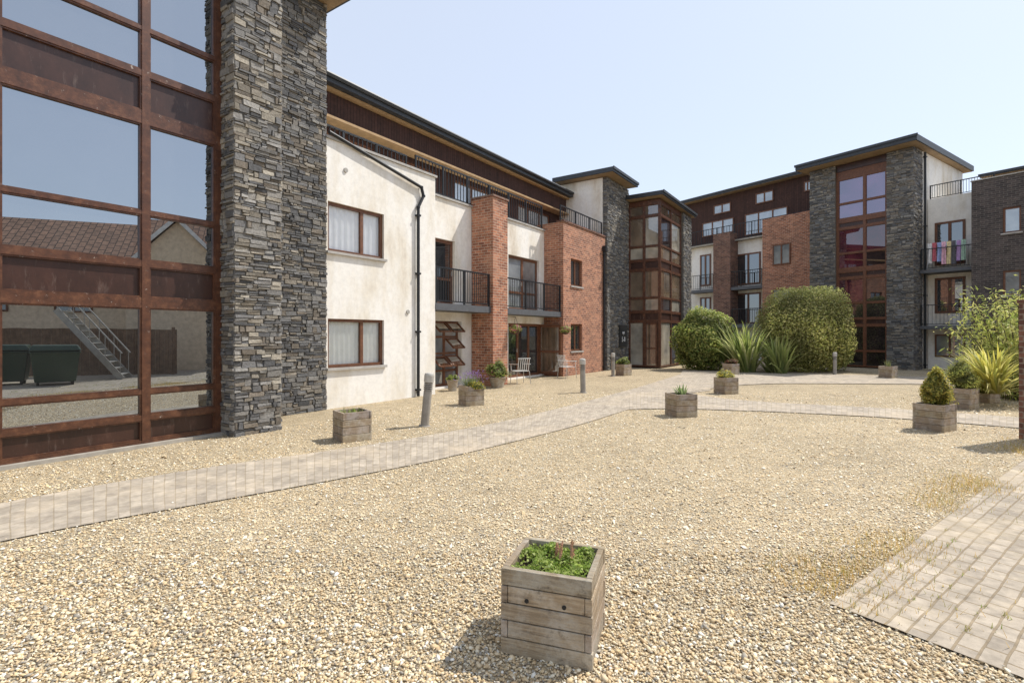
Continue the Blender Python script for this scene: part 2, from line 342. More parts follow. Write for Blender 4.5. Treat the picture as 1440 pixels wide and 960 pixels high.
# ------------------------------------------------------------- left apartment building
LB=Bld('apartment_building','cream and orange brick apartment building with balconies behind the gravel, on the left','building',TH,7.2,10)
xe=LX(612,10)
w1=(7.27,8.93,3.60,4.74); w2=(7.27,8.93,.93,2.06)
w=MB(); wallq(w,7.2,xe,-.1,6.15,10.0,[w1,w2],back=12.3,rev=.35); LB.part(w,'gable_wall','render')
c=MB(); c.box(7.2,xe+.04,9.95,10.3,6.153,6.21); LB.part(c,'coping','coping')
window(LB,*w1,10.06,2,gl='glass_clear',curtain='curtain',splits=[8.28]); window(LB,*w2,10.06,2,gl='glass_clear',curtain='blind',splits=[8.28])
pipe(LB,[(7.25,9.93,6.28),(10.2,9.93,5.72),(10.28,9.93,5.5),(10.08,9.93,5.15),(10.08,9.93,.02)],.042)
for (a,z) in ((7.75,5.55),(9.75,2.3)):
    v=MB(); v.tube((a,10.0,z),(a,9.97,z),.055,n=16); LB.part(v,'vent','coping')
# recessed bays
xp0,xp1=13.46,14.30; xb0,xb1=18.25,22.36
d1=(11.55,12.62,2.62,4.68); d2=(15.65,17.85,2.62,4.68); g1=(11.6,12.95,.06,2.12); g2=(15.65,18.0,.06,2.12)
w=MB(); wallq(w,xe+.005,xb0+.3,-.1,5.95,10.8,[d1,d2,g1,g2],back=12.3,rev=.3); LB.part(w,'wall','render')
c=MB(); c.box(xe+.05,xp0+.1,10.74,11.0,5.953,6.01); c.box(xp1-.1,xb0,10.74,11.0,5.953,6.01); LB.part(c,'coping','coping')
def door(x0,x1,z0,z1,y,n,gl='glass',rows=None): return window(LB,x0,x1,z0,z1,y,n,'door',gl,sill=False,fw=.1,rows=rows,handle=True)
door(*d1,10.9,1,rows=[3.45]); door(*d2,10.9,2,'glass_pale',rows=[3.3]); door(*g2,10.9,3,'glass',rows=None)
fo=window(LB,*g1,10.95,2,'door','glass_pale',sill=False,fw=.08,handle=False,rows=[.55,1.1,1.62])
for i,z in enumerate((.58,1.13,1.65)):      # tilted open vents
    for a,b2 in((11.69,12.24),(12.33,12.87)):
        if i==1 and a<12: continue
        v=MB(); y0,y1=10.93,10.6; zt=z+.42; zb=z+.14
        for p,q in(((a,y0,zt),(b2,y0,zt)),((a,y1,zb),(b2,y1,zb)),((a,y0,zt),(a,y1,zb)),((b2,y0,zt),(b2,y1,zb))): v.bar(p,q,.045,.045)
        vo_=LB.part(v,'open_vent','window_wood',fo)
        v=MB(); v.face([(a,y0,zt),(b2,y0,zt),(b2,y1,zb),(a,y1,zb)]); pv_=LB.part(v,'open_pane','glass_clear',fo)
# open door leaf
lf=MB(); p=Vector((18.02,10.85,0)); q=Vector((18.12,9.98,0))
for z0,z1 in((.08,.2),(1.98,2.1),(.95,1.05)):
    lf.bar((p.x,p.y,(z0+z1)/2),(q.x,q.y,(z0+z1)/2),.05,z1-z0)
for t in(p,q): lf.bar((t.x,t.y,.08),(t.x,t.y,2.1),.1,.05)
lo=LB.part(lf,'open_door','window_wood'); lp=MB(); lp.bar((p.x,p.y,1.05),(q.x,q.y,1.05),.012,1.9); LB.part(lp,'pane','glass_warm',lo)
balcony(LB,xe+.01,xp0-.01,9.98,10.79,2.6,3.66); balcony(LB,xp1+.01,xb0-.01,9.98,10.79,2.6,3.66)
pr=MB(); wallq(pr,xp0,xp1,-.1,6.2,9.9,(),back=10.79); LB.part(pr,'brick_pier','brick_orange')
c=MB(); c.box(xp0-.03,xp1+.03,9.86,10.82,6.203,6.27); LB.part(c,'coping','brick_brown')
bw1=(18.9,19.95,3.72,4.85); bw2=(18.9,19.95,1.0,2.13)
w=MB(); wallq(w,xb0,xb1,-.1,6.25,9.9,[bw1,bw2],back=12.3,rev=.25); LB.part(w,'brick_wall','brick_orange')
c=MB(); c.box(xb0-.03,xb1,9.86,10.2,6.253,6.32); LB.part(c,'coping','brick_brown')
window(LB,*bw1,9.98,2); window(LB,*bw2,9.98,2)
pipe(LB,[(22.1,9.84,5.6),(22.1,9.84,.02)],.05); hp=MB(); hp.box(22.0,22.2,9.72,9.88,5.55,5.8); LB.part(hp,'hopper','dark_metal')
# terrace and penthouse
fl=MB(); fl.box(7.25,22.3,11.05,12.28,5.7,5.93); LB.part(fl,'terrace_floor','concrete')
r=railing(10.9,xb0-.05,10.87,6.01,7.0,.15,.010); LB.part(r,'terrace_railing','dark_metal')
r=railing(7.4,10.8,11.12,5.95,7.0,.15,.010); LB.part(r,'terrace_railing','dark_metal')
r=railing(xb0,xb1-.05,10.05,6.32,6.95,.2,.008); LB.part(r,'terrace_railing','dark_metal')
hs=[(7.6,10.6,6.15,7.4),(11.6,13.4,5.95,7.4),(14.4,17.6,6.1,7.4),(18.6,21.4,6.1,7.4)]
w=MB(); wallq(w,6.2,22.35,5.9,8.3,12.35,hs,back=17,rev=.15); LB.part(w,'penthouse_wall','cladding')
for h in hs: window(LB,*h,12.38,3,gl='glass_pale',sill=False)
b=MB(); b.box(6.2,22.38,11.98,12.3,7.63,8.31); LB.part(b,'clad_band','cladding')
b=MB(); b.box(6.2,22.38,11.83,12.32,7.56,7.627); LB.part(b,'timber_beam','tan')
b=MB(); b.box(6.2,22.38,11.80,12.3,8.313,8.375); LB.part(b,'eaves_board','tan')
b=MB(); b.box(6.2,22.38,11.6,17.2,8.385,8.6); b.tube((6.2,11.55,8.56),(22.3,11.55,8.56),.06,n=8); LB.part(b,'roof','fascia')
# ------------------------------------------------------------- middle tower
T2=Bld('stair_tower','stone and glass stair tower with two flat roofs, between the two apartment buildings','building',TH,24,9.85)
b=MB(); b.box(22.42,25.3,10.06,14,-.1,9.1); T2.part(b,'wall','render')
stone_pier(T2,22.45,25.16,9.85,10.05,9.1,STD,'l',name='stone_wall',ls=(.08,.34))
slabroof(T2,21.9,25.05,9.3,12.5,9.13,9.36)
rows2=[(.12,2.30,'g'),(2.42,2.78,'p'),(2.9,3.5,'g'),(3.58,4.9,'g'),(5.02,5.38,'p'),(5.5,6.1,'g'),(6.18,7.6,'g'),(7.72,8.2,'g')]
def gw(c,r): return ('glass_cream','glass_warm','glass_dim','glass_warm')[(c*2+r*3)%4]
def gw1(c,r): return ('glass_warm','glass_cream','glass_cream','glass_warm')[(c+r)%4]
glazing(T2,[8.26,9.05,9.84],rows2,25.2,m=SWAP,zt=8.45,gl=gw1)
glazing(T2,[25.26,27.0,28.75],rows2,8.2,zt=8.45,gl=gw)
b=MB(); b.box(25.36,30,8.36,12,0,8.46); T2.part(b,'core_wall','dim_room')
dd=window(T2,8.35,9.0,.06,2.28,25.16,1,'door','glass_warm',wood='frame_wood',sill=False,m=SWAP,fw=.09,rows=[1.0],dep=.04)
stone_pier(T2,28.82,30.4,8.1,11,8.45,STD,'',ls=(.08,.34))
slabroof(T2,24.7,30.8,7.9,10.6,8.5,8.72)
sg=thing('address_sign','black square address sign with white lettering on the dark stone wall','sign',(0,0,0),0)
sc=(24.3,9.795,1.62); th=TH
sg.location=(math.cos(th)*sc[0]-math.sin(th)*sc[1],math.sin(th)*sc[0]+math.cos(th)*sc[1],sc[2]); sg.rotation_euler=(0,0,th)
b=MB(); b.box(-.5,.5,-.02,.01,-.55,.55); b.build('plate','black_plate',sg,bevel=.008)
def text(body,size,x,z,parent,name,y=-.026):
    cu=bpy.data.curves.new('txt','FONT'); cu.body=body; cu.size=size; cu.align_x='CENTER'; cu.align_y='CENTER'; cu.extrude=.003
    o=bpy.data.objects.new('txt',cu); COL.objects.link(o); dg=bpy.context.evaluated_depsgraph_get(); dg.update()
    me=bpy.data.meshes.new_from_object(o.evaluated_get(dg)); bpy.data.objects.remove(o)
    me.materials.clear(); me.materials.append(M['letter_white']); t=bpy.data.objects.new(name,me); COL.objects.link(t); t.parent=parent; t.location=(x,y,z); t.rotation_euler=(math.pi/2,0,0); return t
text('apt',.24,0,.18,sg,'lettering'); text('5-8',.34,0,-.18,sg,'lettering')
# ------------------------------------------------------------- right wing (back)
BB=Bld('apartment_building','distant apartment building with orange brick and dark top floors behind the clipped bushes','building',-TH,-20,32.3)
xl=RX(930,32.3); xr=-13.9
def rwin(px0,px1,py0,py1,r,**k):
    x0,x1=RX(px0,r),RX(px1,r); pm=(px0+px1)/2
    return window(BB,x0,x1,RZ(pm,py1,r),RZ(pm,py0,r),r-.06,k.pop('n',2),sill=False,**k)
b=MB(); b.box(RX(930,33.5),xr,33.5,39,7.5,11.7); BB.part(b,'penthouse_wall','cladding')
slabroof(BB,RX(930,33),xr,32.95,39.3,11.72,11.95)
b=MB(); b.box(xl,xr,32.3,33.4,-.1,8.0); BB.part(b,'wall','render')
b=MB(); wallq(b,RX(1003,31.4),RX(1027,31.4),-.1,8.55,31.4,(),back=32.29); BB.part(b,'brick_pier','brick_brown')
b=MB(); wallq(b,RX(1072,31.3),RX(1142,31.3),-.1,8.95,31.3,(),back=32.29); BB.part(b,'brick_wall','brick_orange')
for q in((988,1032,310,330),(1048,1108,296,327)): rwin(*q,33.5,n=3,gl='glass_pale')
for q in((1004,1028,287,300),(1063,1088,270,285),(1131,1141,255,269)): rwin(*q,33.5,gl='glass_pale')
for q in((1087,1112,343,372),(1087,1112,406,440)): rwin(*q,31.3,gl='glass_pale')
for q in((985,1000,358,402),(1036,1070,356,400),(985,1000,418,452),(1036,1070,412,455),(940,965,355,395)): rwin(*q,32.3,n=2,name='door',fw=.1)
for a,c_,z in((965,1003,4.85),(1012,1072,4.85),(1027,1072,2.35),(965,1003,2.35)):
    balcony(BB,RX(a,31.4)+.02,RX(c_,31.4)-.02,31.45,32.28,z,z+1.05,sp=.16)
r=railing(xl,RX(1142,31.9),32.0,8.1,9.15,.2,.010); BB.part(r,'terrace_railing','dark_metal')
fl=MB(); fl.box(xl,xr,31.9,33.45,8.003,8.1); BB.part(fl,'terrace_floor','concrete')
# right tower
T3=Bld('stair_tower','tall stair tower with four storeys of glazing between two stone piers, on the right','building',-TH,-11.5,29.25)
stone_pier(T3,-14.0,-12.73,29.2,31,10.55,STD,'',ls=(.08,.34)); stone_pier(T3,-10.4,-9.32,29.2,30.3,10.55,STD,'r',ls=(.08,.34))
r3=[]
for k,z in enumerate((.1,2.55,5.15,7.75)):
    r3+=[(z,z+.72,'g'),(z+.80,z+2.0,'g')]
    if k<3: r3.append((z+2.12,z+2.36,'p'))
def gr(c,r):
    if r>=9: return 'glass_purple_refl'  # top panes: purple-blue reflection painted into the pane colour
    return ('glass_dim','glass_dim','',('glass_dim','glass_dim')[c],('glass_red','glass_dim')[c],'',('glass_red','glass_dim')[c],('glass_red','glass_red')[c],'')[r] or 'glass_dim'
glazing(T3,[-12.68,-11.42,-10.45],r3,29.35,zt=10.2,fw=.11,gl=gr,wood='window_wood')
b=MB(); b.box(-12.7,-10.4,29.32,29.5,10.21,10.55); T3.part(b,'head_panel','spandrel')
b=MB(); b.box(-12.72,-10.41,29.55,33,0,10.5); T3.part(b,'core_wall','dim_room')
b=MB(); b.box(-14.0,-9.33,30.32,36.2,-.1,10.56); T3.part(b,'wall','render')
slabroof(T3,-14.4,-8.95,28.45,36.6,10.58,10.88)
pipe(T3,[(-9.25,30.45,10.5),(-9.25,30.45,.05)],.05)
# right bay + dark brick
DB=Bld('apartment_building','dark brick apartment block with a white balcony bay at the right edge','building',-TH,-7,29.5)
bx0,bx1=-9.31,-7.30
b=MB(); b.box(bx0,bx1+.1,31.0,33.5,-.1,8.3); DB.part(b,'wall','render')
def dwin(px0,px1,py0,py1,r,**k):
    x0,x1=RX(px0,r),RX(px1,r); pm=(px0+px1)/2
    return window(DB,x0,x1,RZ(pm,py1,r),RZ(pm,py0,r),r-.06,k.pop('n',2),sill=False,**k)
for q in((1315,1358,311,372),(1315,1358,390,440)): dwin(*q,31.0,name='door',fw=.1)
dwin(1315,1358,470,502,31.0,gl='glass_pale')
for z in(4.75,2.1): balcony(DB,bx0+.01,bx1-.02,29.9,30.99,z,z+1.0,sp=.15,th=.15,bw=.006)
r=railing(bx0+.03,bx1+.4,31.15,8.3,9.0,.1); DB.part(r,'terrace_railing','dark_metal')
dw=[(RX(1410,29.5),RX(1436,29.5),RZ(1422,327,29.5),RZ(1422,291,29.5)),(RX(1410,29.5),RX(1436,29.5),RZ(1422,415,29.5),RZ(1422,380,29.5))]
w=MB(); wallq(w,bx1,-1,-.1,8.42,29.5,dw,back=33.5,rev=.2); DB.part(w,'brick_wall','brick_dark')
for q in dw: window(DB,*q,29.56,1,gl='glass_pale')
c=MB(); c.box(bx1-.03,-1,29.46,29.9,8.423,8.47); DB.part(c,'coping','coping')
b=MB(); b.box(-8.0,0,35.2,39,8.2,9.75); DB.part(b,'penthouse_wall','cladding')
slabroof(DB,-8.3,0.5,34.8,39.5,9.77,9.93)
# ------------------------------------------------------------- things mirrored in the near glazing
HB=Bld('gabled_house','pale rendered house with a brown tiled roof, mirrored in the near glazing','house',0,14,0)
b=MB(); b.box(14,20,-9,5.5,-.1,4.6); b.box(12.4,14,2.6,6.6,-.1,4.6); HB.part(b,'wall','wall_tan')
b=MB()
for x in (13.6,20.4):
    b.face([(x,-9.4,4.5),(x,5.9,4.5),(17,5.9,7.6),(17,-9.4,7.6)])
for y in(2.3,6.9): b.face([(12.2,y,4.5),(16.5,y,4.5),(16.5,4.6,6.9),(12.2,4.6,6.9)])
HB.part(b,'roof','roof_tile')
b=MB()
for y in(-9,5.5): b.face([(14,y,4.6),(20,y,4.6),(17,y,7.5)])
b.face([(12.4,2.6,4.6),(12.4,6.6,4.6),(12.4,4.6,6.75)])
HB.part(b,'gable','wall_tan')
b=MB(); b.box(13.52,13.58,-9.4,2.3,4.38,4.52)
for y in(2.3,6.9): b.bar((12.17,y,4.47),(12.17,4.6,6.87),.16,.04,(1,0,0))
HB.part(b,'fascia_board','white_board')
for y in(-7,-3.5,-.5):
    window(HB,y,y+1.4,2.6,3.8,13.95,2,m=lambda a,b_,z_:(b_,a,z_),gl='glass',sill=False)
fe=thing('timber_fence','dark timber fence mirrored low in the near glazing','fence',(9.8,0,0)); b=MB()
for k in range(80):
    y=-7+k*.15; b.box(-.012+.01*(k%2),.012+.01*(k%2),y,y+.142,.03,1.85+.01*math.sin(k*7))
b.build('boards','fence_wood',fe)
for k in range(5):
    b=MB(); b.box(.04,.14,-7+k*2.95,-6.9+k*2.95,0,1.95); b.build('post','fence_wood',fe)
ms=thing('metal_stair','grey metal outdoor stair mirrored in the lower near glazing','stairs',(7.9,2.9,0))
for sx_ in(-.45,.45):
    b=MB(); b.bar((sx_,.95,.02),(sx_,-.95,2.5),.04,.2); b.build('stringer','pale_metal',ms)
    b=MB(); b.tube((sx_,.95,.95),(sx_,-.95,3.4),.025,n=8)
    for k in range(5): 
        y=.9-k*.45; z=.08+k*.58; b.tube((sx_,y,z),(sx_,y,z+.93),.014,n=6)
    b.build('handrail','pale_metal',ms)
for k in range(11):
    y=.85-k*.17; z=.18+k*.225; b=MB(); b.box(-.44,.44,y-.1,y+.1,z,z+.03); b.build('tread','pale_metal',ms)
bn=thing('wheelie_bin','','bin',group='green wheelie bins mirrored in the near glazing')
b=MB(); b.hexa([(-.5,-.42,.12),(.5,-.42,.12),(.5,.42,.12),(-.5,.42,.12),(-.6,-.52,1.1),(.6,-.52,1.1),(.6,.52,1.1),(-.6,.52,1.1)]); b.box(-.63,.63,-.55,.55,1.04,1.09); b.build('body','bin_green',bn,bevel=.03)
b=MB(); b.hexa([(-.64,-.56,1.12),(.64,-.56,1.12),(.64,.56,1.12),(-.64,.56,1.12),(-.55,-.4,1.3),(.55,-.4,1.3),(.55,.45,1.3),(-.55,.45,1.3)]); b.build('lid','bin_green',bn,bevel=.03)
for sx_ in(-.42,.42):
    for sy in(-.32,.32):
        b=MB(); b.tube((sx_-.03,sy,.1),(sx_+.03,sy,.1),.1,n=16); b.build('wheel','rubber',bn)
for i,(x,y,lab) in enumerate([(6.05,2.45,'dark green wheelie bin mirrored in the glazing, next to the metal stair'),(6.5,1.0,'dark green wheelie bin mirrored in the glazing, at the far left')]):
    o=bn if i==0 else dup(bn); o.location=(x,y,.0); o.rotation_euler[2]=1.2+.1*i; o['label']=lab
# ------------------------------------------------------------- ground
me=MB(); me.face([(-400,-400,0),(400,-400,0),(400,600,0),(-400,600,0)]); tag(me.build('ground','gravel_bed'),'golden gravel ground of the courtyard','ground',kind='structure')
def cr(P,n=8):
    P=[Vector(p).to_2d() for p in P]; out=[]
    Q=[2*P[0]-P[1]]+P+[2*P[-1]-P[-2]]
    for i in range(1,len(Q)-2):
        for k in range(n):
            t=k/n; a,b,c,d=Q[i-1],Q[i],Q[i+1],Q[i+2]
            out.append(.5*((2*b)+(-a+c)*t+(2*a-5*b+4*c-d)*t*t+(-a+3*b-3*c+d)*t**3))
    out.append(P[-1]); return out
polys=[]; edges_=[]
def strip(name,U,Lw,label,z):
    u=cr([gp(*p) for p in U]); l=cr([gp(*p) for p in Lw]); polys.append(np.array([(p.x,p.y) for p in u+l[::-1]])); edges_.append(u); edges_.append(l)
    n=len(u); V=[];Fc=[];uv=[]
    acc=0
    for i in range(n):
        if i: acc+=((u[i]+l[i])/2-(u[i-1]+l[i-1])/2).length
        w=(u[i]-l[i]).length
        V+=[(u[i].x,u[i].y,z),(l[i].x,l[i].y,z)]; uv+=[(acc,0),(acc,w)]
        if i: Fc.append((2*i-2,2*i-1,2*i+1,2*i))
    me=bpy.data.meshes.new(name); me.from_pydata(V,[],Fc); ul=me.uv_layers.new(name='UVMap')
    for p in me.polygons:
        for li in p.loop_indices: a,b=uv[me.loops[li].vertex_index]; ul.data[li].uv=(b,a)
    me.materials.append(M['setts_path']); o=bpy.data.objects.new(name,me); COL.objects.link(o); return tag(o,label,'path',kind='structure')
strip('path',[(-300,776),(-150,741),(0,709),(150,681),(300,657),(450,636),(600,613),(720,590),(830,563),(900,544),(945,530),(980,519)],
 [(-300,842),(-150,801),(0,763),(150,733),(300,706),(450,679),(600,650),(720,622),(820,596),(900,571),(955,556),(1000,549)],'curving grey sett path across the gravel',.012)
strip('path',[(885,552),(950,552),(1020,561),(1100,567),(1250,575),(1440,588),(1650,603)],[(885,576),(950,575),(1020,577),(1100,580),(1250,588),(1440,603),(1650,622)],'narrow sett path branching right across the gravel',.016)
strip('path',[(960,521),(1050,523),(1150,526),(1290,530),(1440,533),(1600,536)],[(940,558),(1020,544),(1090,540),(1200,540),(1330,541),(1440,543),(1600,546)],'far sett path in front of the clipped bushes',.020)
Ap=Vector((1.99,3.22)); e1=Vector((.8,.6)); e2=Vector((.6,-.8))
pv=[Ap,Ap+e1*14,Ap+e1*14+e2*7,Ap+e2*7]; polys.append(np.array([(p.x,p.y) for p in pv]))
me=bpy.data.meshes.new('paving'); me.from_pydata([(p.x,p.y,.014) for p in pv],[],[(0,3,2,1)]); ul=me.uv_layers.new(name='UVMap')
uvd=[(0,0),(14,0),(14,7),(0,7)]
for p in me.polygons:
    for li in p.loop_indices: ul.data[li].uv=uvd[me.loops[li].vertex_index]
me.materials.append(M['setts']); o=bpy.data.objects.new('paving',me); COL.objects.link(o); tag(o,'grey block paving in the lower right corner','paving',kind='structure')
def inside(poly,x,y):
    r=np.zeros(len(x),bool); n=len(poly)
    for i in range(n):
        x0,y0=poly[i];x1,y1=poly[(i+1)%n]
        if y0==y1: continue
        c=((y0>y)!=(y1>y))&(x<(x1-x0)*(y-y0)/(y1-y0)+x0); r^=c
    return r
# loose pebbles
D=5400; N=1900000
Y=1.4+13.6*rng.random(N)**1.5; X=rng.uniform(-17,17,N)
pdf=1/(1.5*((Y-1.4)/13.6)**(1/3)+1e-6)/13.6/34
rho=np.minimum(1,(2.6/Y)**2)*(np.abs(X)<Y*1.04+.7)*D
keep=rng.random(N)<rho/(pdf*N)
X=X[keep];Y=Y[keep]
ins=np.zeros(len(X),bool); sp_=np.where(rng.random(len(X))<.3,.11,.03); jx=X+rng.normal(0,1,len(X))*sp_; jy=Y+rng.normal(0,1,len(X))*sp_
for p in polys: ins|=inside(p,jx,jy)
w_=X*-math.sin(TH)+Y*math.cos(TH); ins|=w_>8.75
X=X[~ins];Y=Y[~ins]; n=len(X)
t=(1+5**.5)/2
iv=np.array([(-1,t,0),(1,t,0),(-1,-t,0),(1,-t,0),(0,-1,t),(0,1,t),(0,-1,-t),(0,1,-t),(t,0,-1),(t,0,1),(-t,0,-1),(-t,0,1)],float); iv/=np.linalg.norm(iv[0])
fi=np.array([(0,11,5),(0,5,1),(0,1,7),(0,7,10),(0,10,11),(1,5,9),(5,11,4),(11,10,2),(10,7,6),(7,1,8),(3,9,4),(3,4,2),(3,2,6),(3,6,8),(3,8,9),(4,9,5),(2,4,11),(6,2,10),(8,6,7),(9,8,1)])
ov=np.array([(1,0,0),(0,1,0),(-1,0,0),(0,-1,0),(0,0,1.)]); of=np.array([(0,1,4),(1,2,4),(2,3,4),(3,0,4)])
pal=np.array([(.67,.51,.29),(.73,.59,.385),(.81,.72,.535),(.59,.43,.245),(.37,.33,.265),(.82,.78,.68),(.28,.22,.155),(.69,.55,.355)])
pr0=np.array([.23,.22,.18,.13,.06,.06,.045,.10]); pr1=np.array([.17,.16,.15,.13,.17,.08,.11,.07])
def pebs(X,Y,bv,bf):
    n=len(X); kv=len(bv)
    sz=np.clip(rng.lognormal(math.log(.0064),.38,n),.0038,.019)*(1+.04*np.maximum(Y-4,0))
    sc_=np.stack([sz*rng.uniform(.9,1.5,n),sz*rng.uniform(.7,1.1,n),sz*rng.uniform(.45,.8,n)],1)
    a=rng.uniform(0,6.283,n); ca_,sa_=np.cos(a),np.sin(a)
    P=bv[None]*(1+rng.normal(0,.12,(n,kv,1)))*sc_[:,None,:]
    P[:,:,2]+=P[:,:,0]*rng.normal(0,.35,(n,1))
    Vx=P[:,:,0]*ca_[:,None]-P[:,:,1]*sa_[:,None]+X[:,None]; Vy=P[:,:,0]*sa_[:,None]+P[:,:,1]*ca_[:,None]+Y[:,None]; Vz=P[:,:,2]+(sz*.3+.003)[:,None]
    mixw=np.clip((.6-X/3)/2,0,1)*np.clip((5-Y)/2.5,0,1)
    ci=np.where(rng.random(n)<mixw,rng.choice(8,n,p=pr1/pr1.sum()),rng.choice(8,n,p=pr0/pr0.sum()))
    Cc=pal[ci]*rng.uniform(.82,1.12,(n,1))
    return np.stack([Vx,Vy,Vz],2).reshape(-1,3),(bf[None]+kv*np.arange(n)[:,None,None]).reshape(-1,3),np.repeat(Cc,kv,0)
near=Y<4.0
A1=pebs(X[near],Y[near],iv,fi); B1=pebs(X[~near],Y[~near],ov,of)
o=npmesh('gravel',np.vstack([A1[0],B1[0]]),np.vstack([A1[1],B1[1]+len(A1[0])]),np.vstack([A1[2],B1[2]]),'pebble',None,True); tag(o,'loose golden and grey pebbles over the courtyard','gravel',kind='stuff')
print('PEBBLES',n,near.sum())
# ------------------------------------------------------------- vegetation
def leafmesh(name,C,N_,size,cols,parent,asp=.5,extra=None):
    n=len(C); r=rng.normal(0,1,(n,3)); U=np.cross(N_,r); U/=np.linalg.norm(U,axis=1)[:,None]+1e-9; W=np.cross(N_,U); W/=np.linalg.norm(W,axis=1)[:,None]+1e-9
    s=size*rng.uniform(.6,1.3,(n,1)); U=U*s; W=W*s*asp; bend=N_/(np.linalg.norm(N_,axis=1)[:,None]+1e-9)*s*.25
    V=np.stack([C-U,C+W+bend,C+U,C-W+bend],1).reshape(-1,3); Fq=np.arange(4*n).reshape(-1,4); CC=np.repeat(cols,4,0)
    if extra is not None:
        Ev,Ef,Ec=extra; Fq=np.vstack([Fq,Ef+len(V)]); V=np.vstack([V,Ev]); CC=np.vstack([CC,Ec])
    return npmesh(name,V,Fq,CC,'leaf',parent)
def lumpv(d,seed):
    g=np.random.default_rng(seed); out=np.zeros(len(d))
    for i in range(7):
        f=g.normal(0,1,3)*(2.2+i*1.1); out+=np.sin(d@f+g.uniform(0,6))/(1+.35*i)
    return out
def bush(name,label,cat,loc,rx,ry,h,n,leaf,pal,amp=.06,p=2.0,seed=1,base=0.0,group=None,shell=(.80,1.04),asp=.5,core=.8,flowers=None,loose=0,cone=0):
    t=thing(name,label,cat,(loc[0],loc[1],loc[2] if len(loc)>2 else 0),0,group)
    d=rng.normal(0,1,(n,3)); d/=np.linalg.norm(d,axis=1)[:,None]
    sup=(np.abs(d)**p).sum(1)**(-1/p); lv=lumpv(d,seed)
    rr=sup*(1+amp*lv)*(rng.uniform(*shell,n)+loose*np.abs(rng.normal(0,1,n)))
    C=d*rr[:,None]*np.array([rx,ry,h/2]); C[:,2]+=h/2+base
    if cone: C[:,:2]*=np.clip(1.25-cone*(C[:,2:]-base)/h,.12,1.25)
    k=C[:,2]>.02; C=C[k];d2=d[k];lv=lv[k];rr=(rr/(sup*(1+amp*lumpv(d,seed))))[k]
    Nn=d2+rng.normal(0,.55,d2.shape)
    q=rng.random(len(C)); pal=np.array(pal); col=pal[(q*len(pal)).astype(int)]
    sh=np.clip(.85+.28*lv/1.5,.5,1.3)[:,None]*rng.uniform(.7,1.3,(len(C),1))*np.clip((rr-shell[0])/(shell[1]-shell[0])*.6+.5,.4,1.1)[:,None]  # shade painted in: inner leaves and hollows get darker colour
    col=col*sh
    if flowers:
        fl=rng.random(len(C))<flowers[1]; col[fl]=np.array(flowers[0])
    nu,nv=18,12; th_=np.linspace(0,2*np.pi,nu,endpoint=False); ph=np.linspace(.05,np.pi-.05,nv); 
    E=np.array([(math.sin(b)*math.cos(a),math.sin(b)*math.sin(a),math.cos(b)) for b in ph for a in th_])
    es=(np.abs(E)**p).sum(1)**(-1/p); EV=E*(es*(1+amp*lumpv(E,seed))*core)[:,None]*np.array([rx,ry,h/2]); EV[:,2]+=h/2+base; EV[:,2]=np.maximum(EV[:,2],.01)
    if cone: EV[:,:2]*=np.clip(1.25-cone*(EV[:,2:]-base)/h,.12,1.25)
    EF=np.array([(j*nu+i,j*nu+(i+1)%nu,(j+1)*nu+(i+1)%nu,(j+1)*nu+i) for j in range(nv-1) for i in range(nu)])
    leafmesh('foliage',C,Nn,leaf,col,t,asp,(EV,EF,np.tile(pal.mean(0)*.35,(len(EV),1))))  # dark core colour stands in for shade inside the bush
    st=MB()
    for i in range(4): 
        a=i*1.6; st.tube((.05*math.cos(a),.05*math.sin(a),-.02),(rx*.35*math.cos(a),ry*.35*math.sin(a),h*.55+base),.03*min(1,rx),.012,6)
    st.build('stem','bark',t); return t
def blades(name,label,cat,loc,n,L,wd,pal,spread=1.0,group=None,droop=.5,rad=.1,tips=None,kind=None,parent=None,pname='leaves'):
    t=thing(name,label,cat,loc,0,group)
    V=[];Fq=[];C=[];pal=np.array(pal)
    for i in range(n):
        az=rng.uniform(0,6.283); ti=abs(rng.normal(0,.45))*spread; l=L*rng.uniform(.6,1.1); r0=rng.uniform(0,rad); w=wd*rng.uniform(.7,1.2)
        p=np.array([r0*math.cos(az+1),r0*math.sin(az+1),0.]); dirh=np.array([math.cos(az),math.sin(az),0]); side=np.array([-math.sin(az),math.cos(az),0]); col=pal[rng.integers(len(pal))]*rng.uniform(.7,1.2)
        K=5; b0=len(V)
        for k in range(K+1):
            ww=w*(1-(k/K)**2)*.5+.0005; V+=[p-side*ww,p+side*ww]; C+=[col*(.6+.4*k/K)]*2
            if k<K: Fq.append((b0+2*k,b0+2*k+1,b0+2*k+3,b0+2*k+2))
            an=ti+droop*(k/K)**2*rng.uniform(.7,1.3); p=p+(dirh*math.sin(an)+np.array([0,0,math.cos(an)]))*l/K
        if tips is not None and rng.random()<tips[2]:
            for q in range(6):
                pp=p-(dirh*math.sin(ti)+np.array([0,0,math.cos(ti)]))*l*.05*q*.5+rng.normal(0,.008,3); s=tips[1]; b1=len(V)
                V+=[pp+np.array([-s,0,0]),pp+np.array([0,s,s*.5]),pp+np.array([s,0,0]),pp+np.array([0,-s,s])]; Fq.append((b1,b1+1,b1+2,b1+3)); C+=[np.array(tips[0])*rng.uniform(.7,1.2)]*4
    npmesh(pname,np.array(V),np.array(Fq),np.array(C),'leaf',t); return t
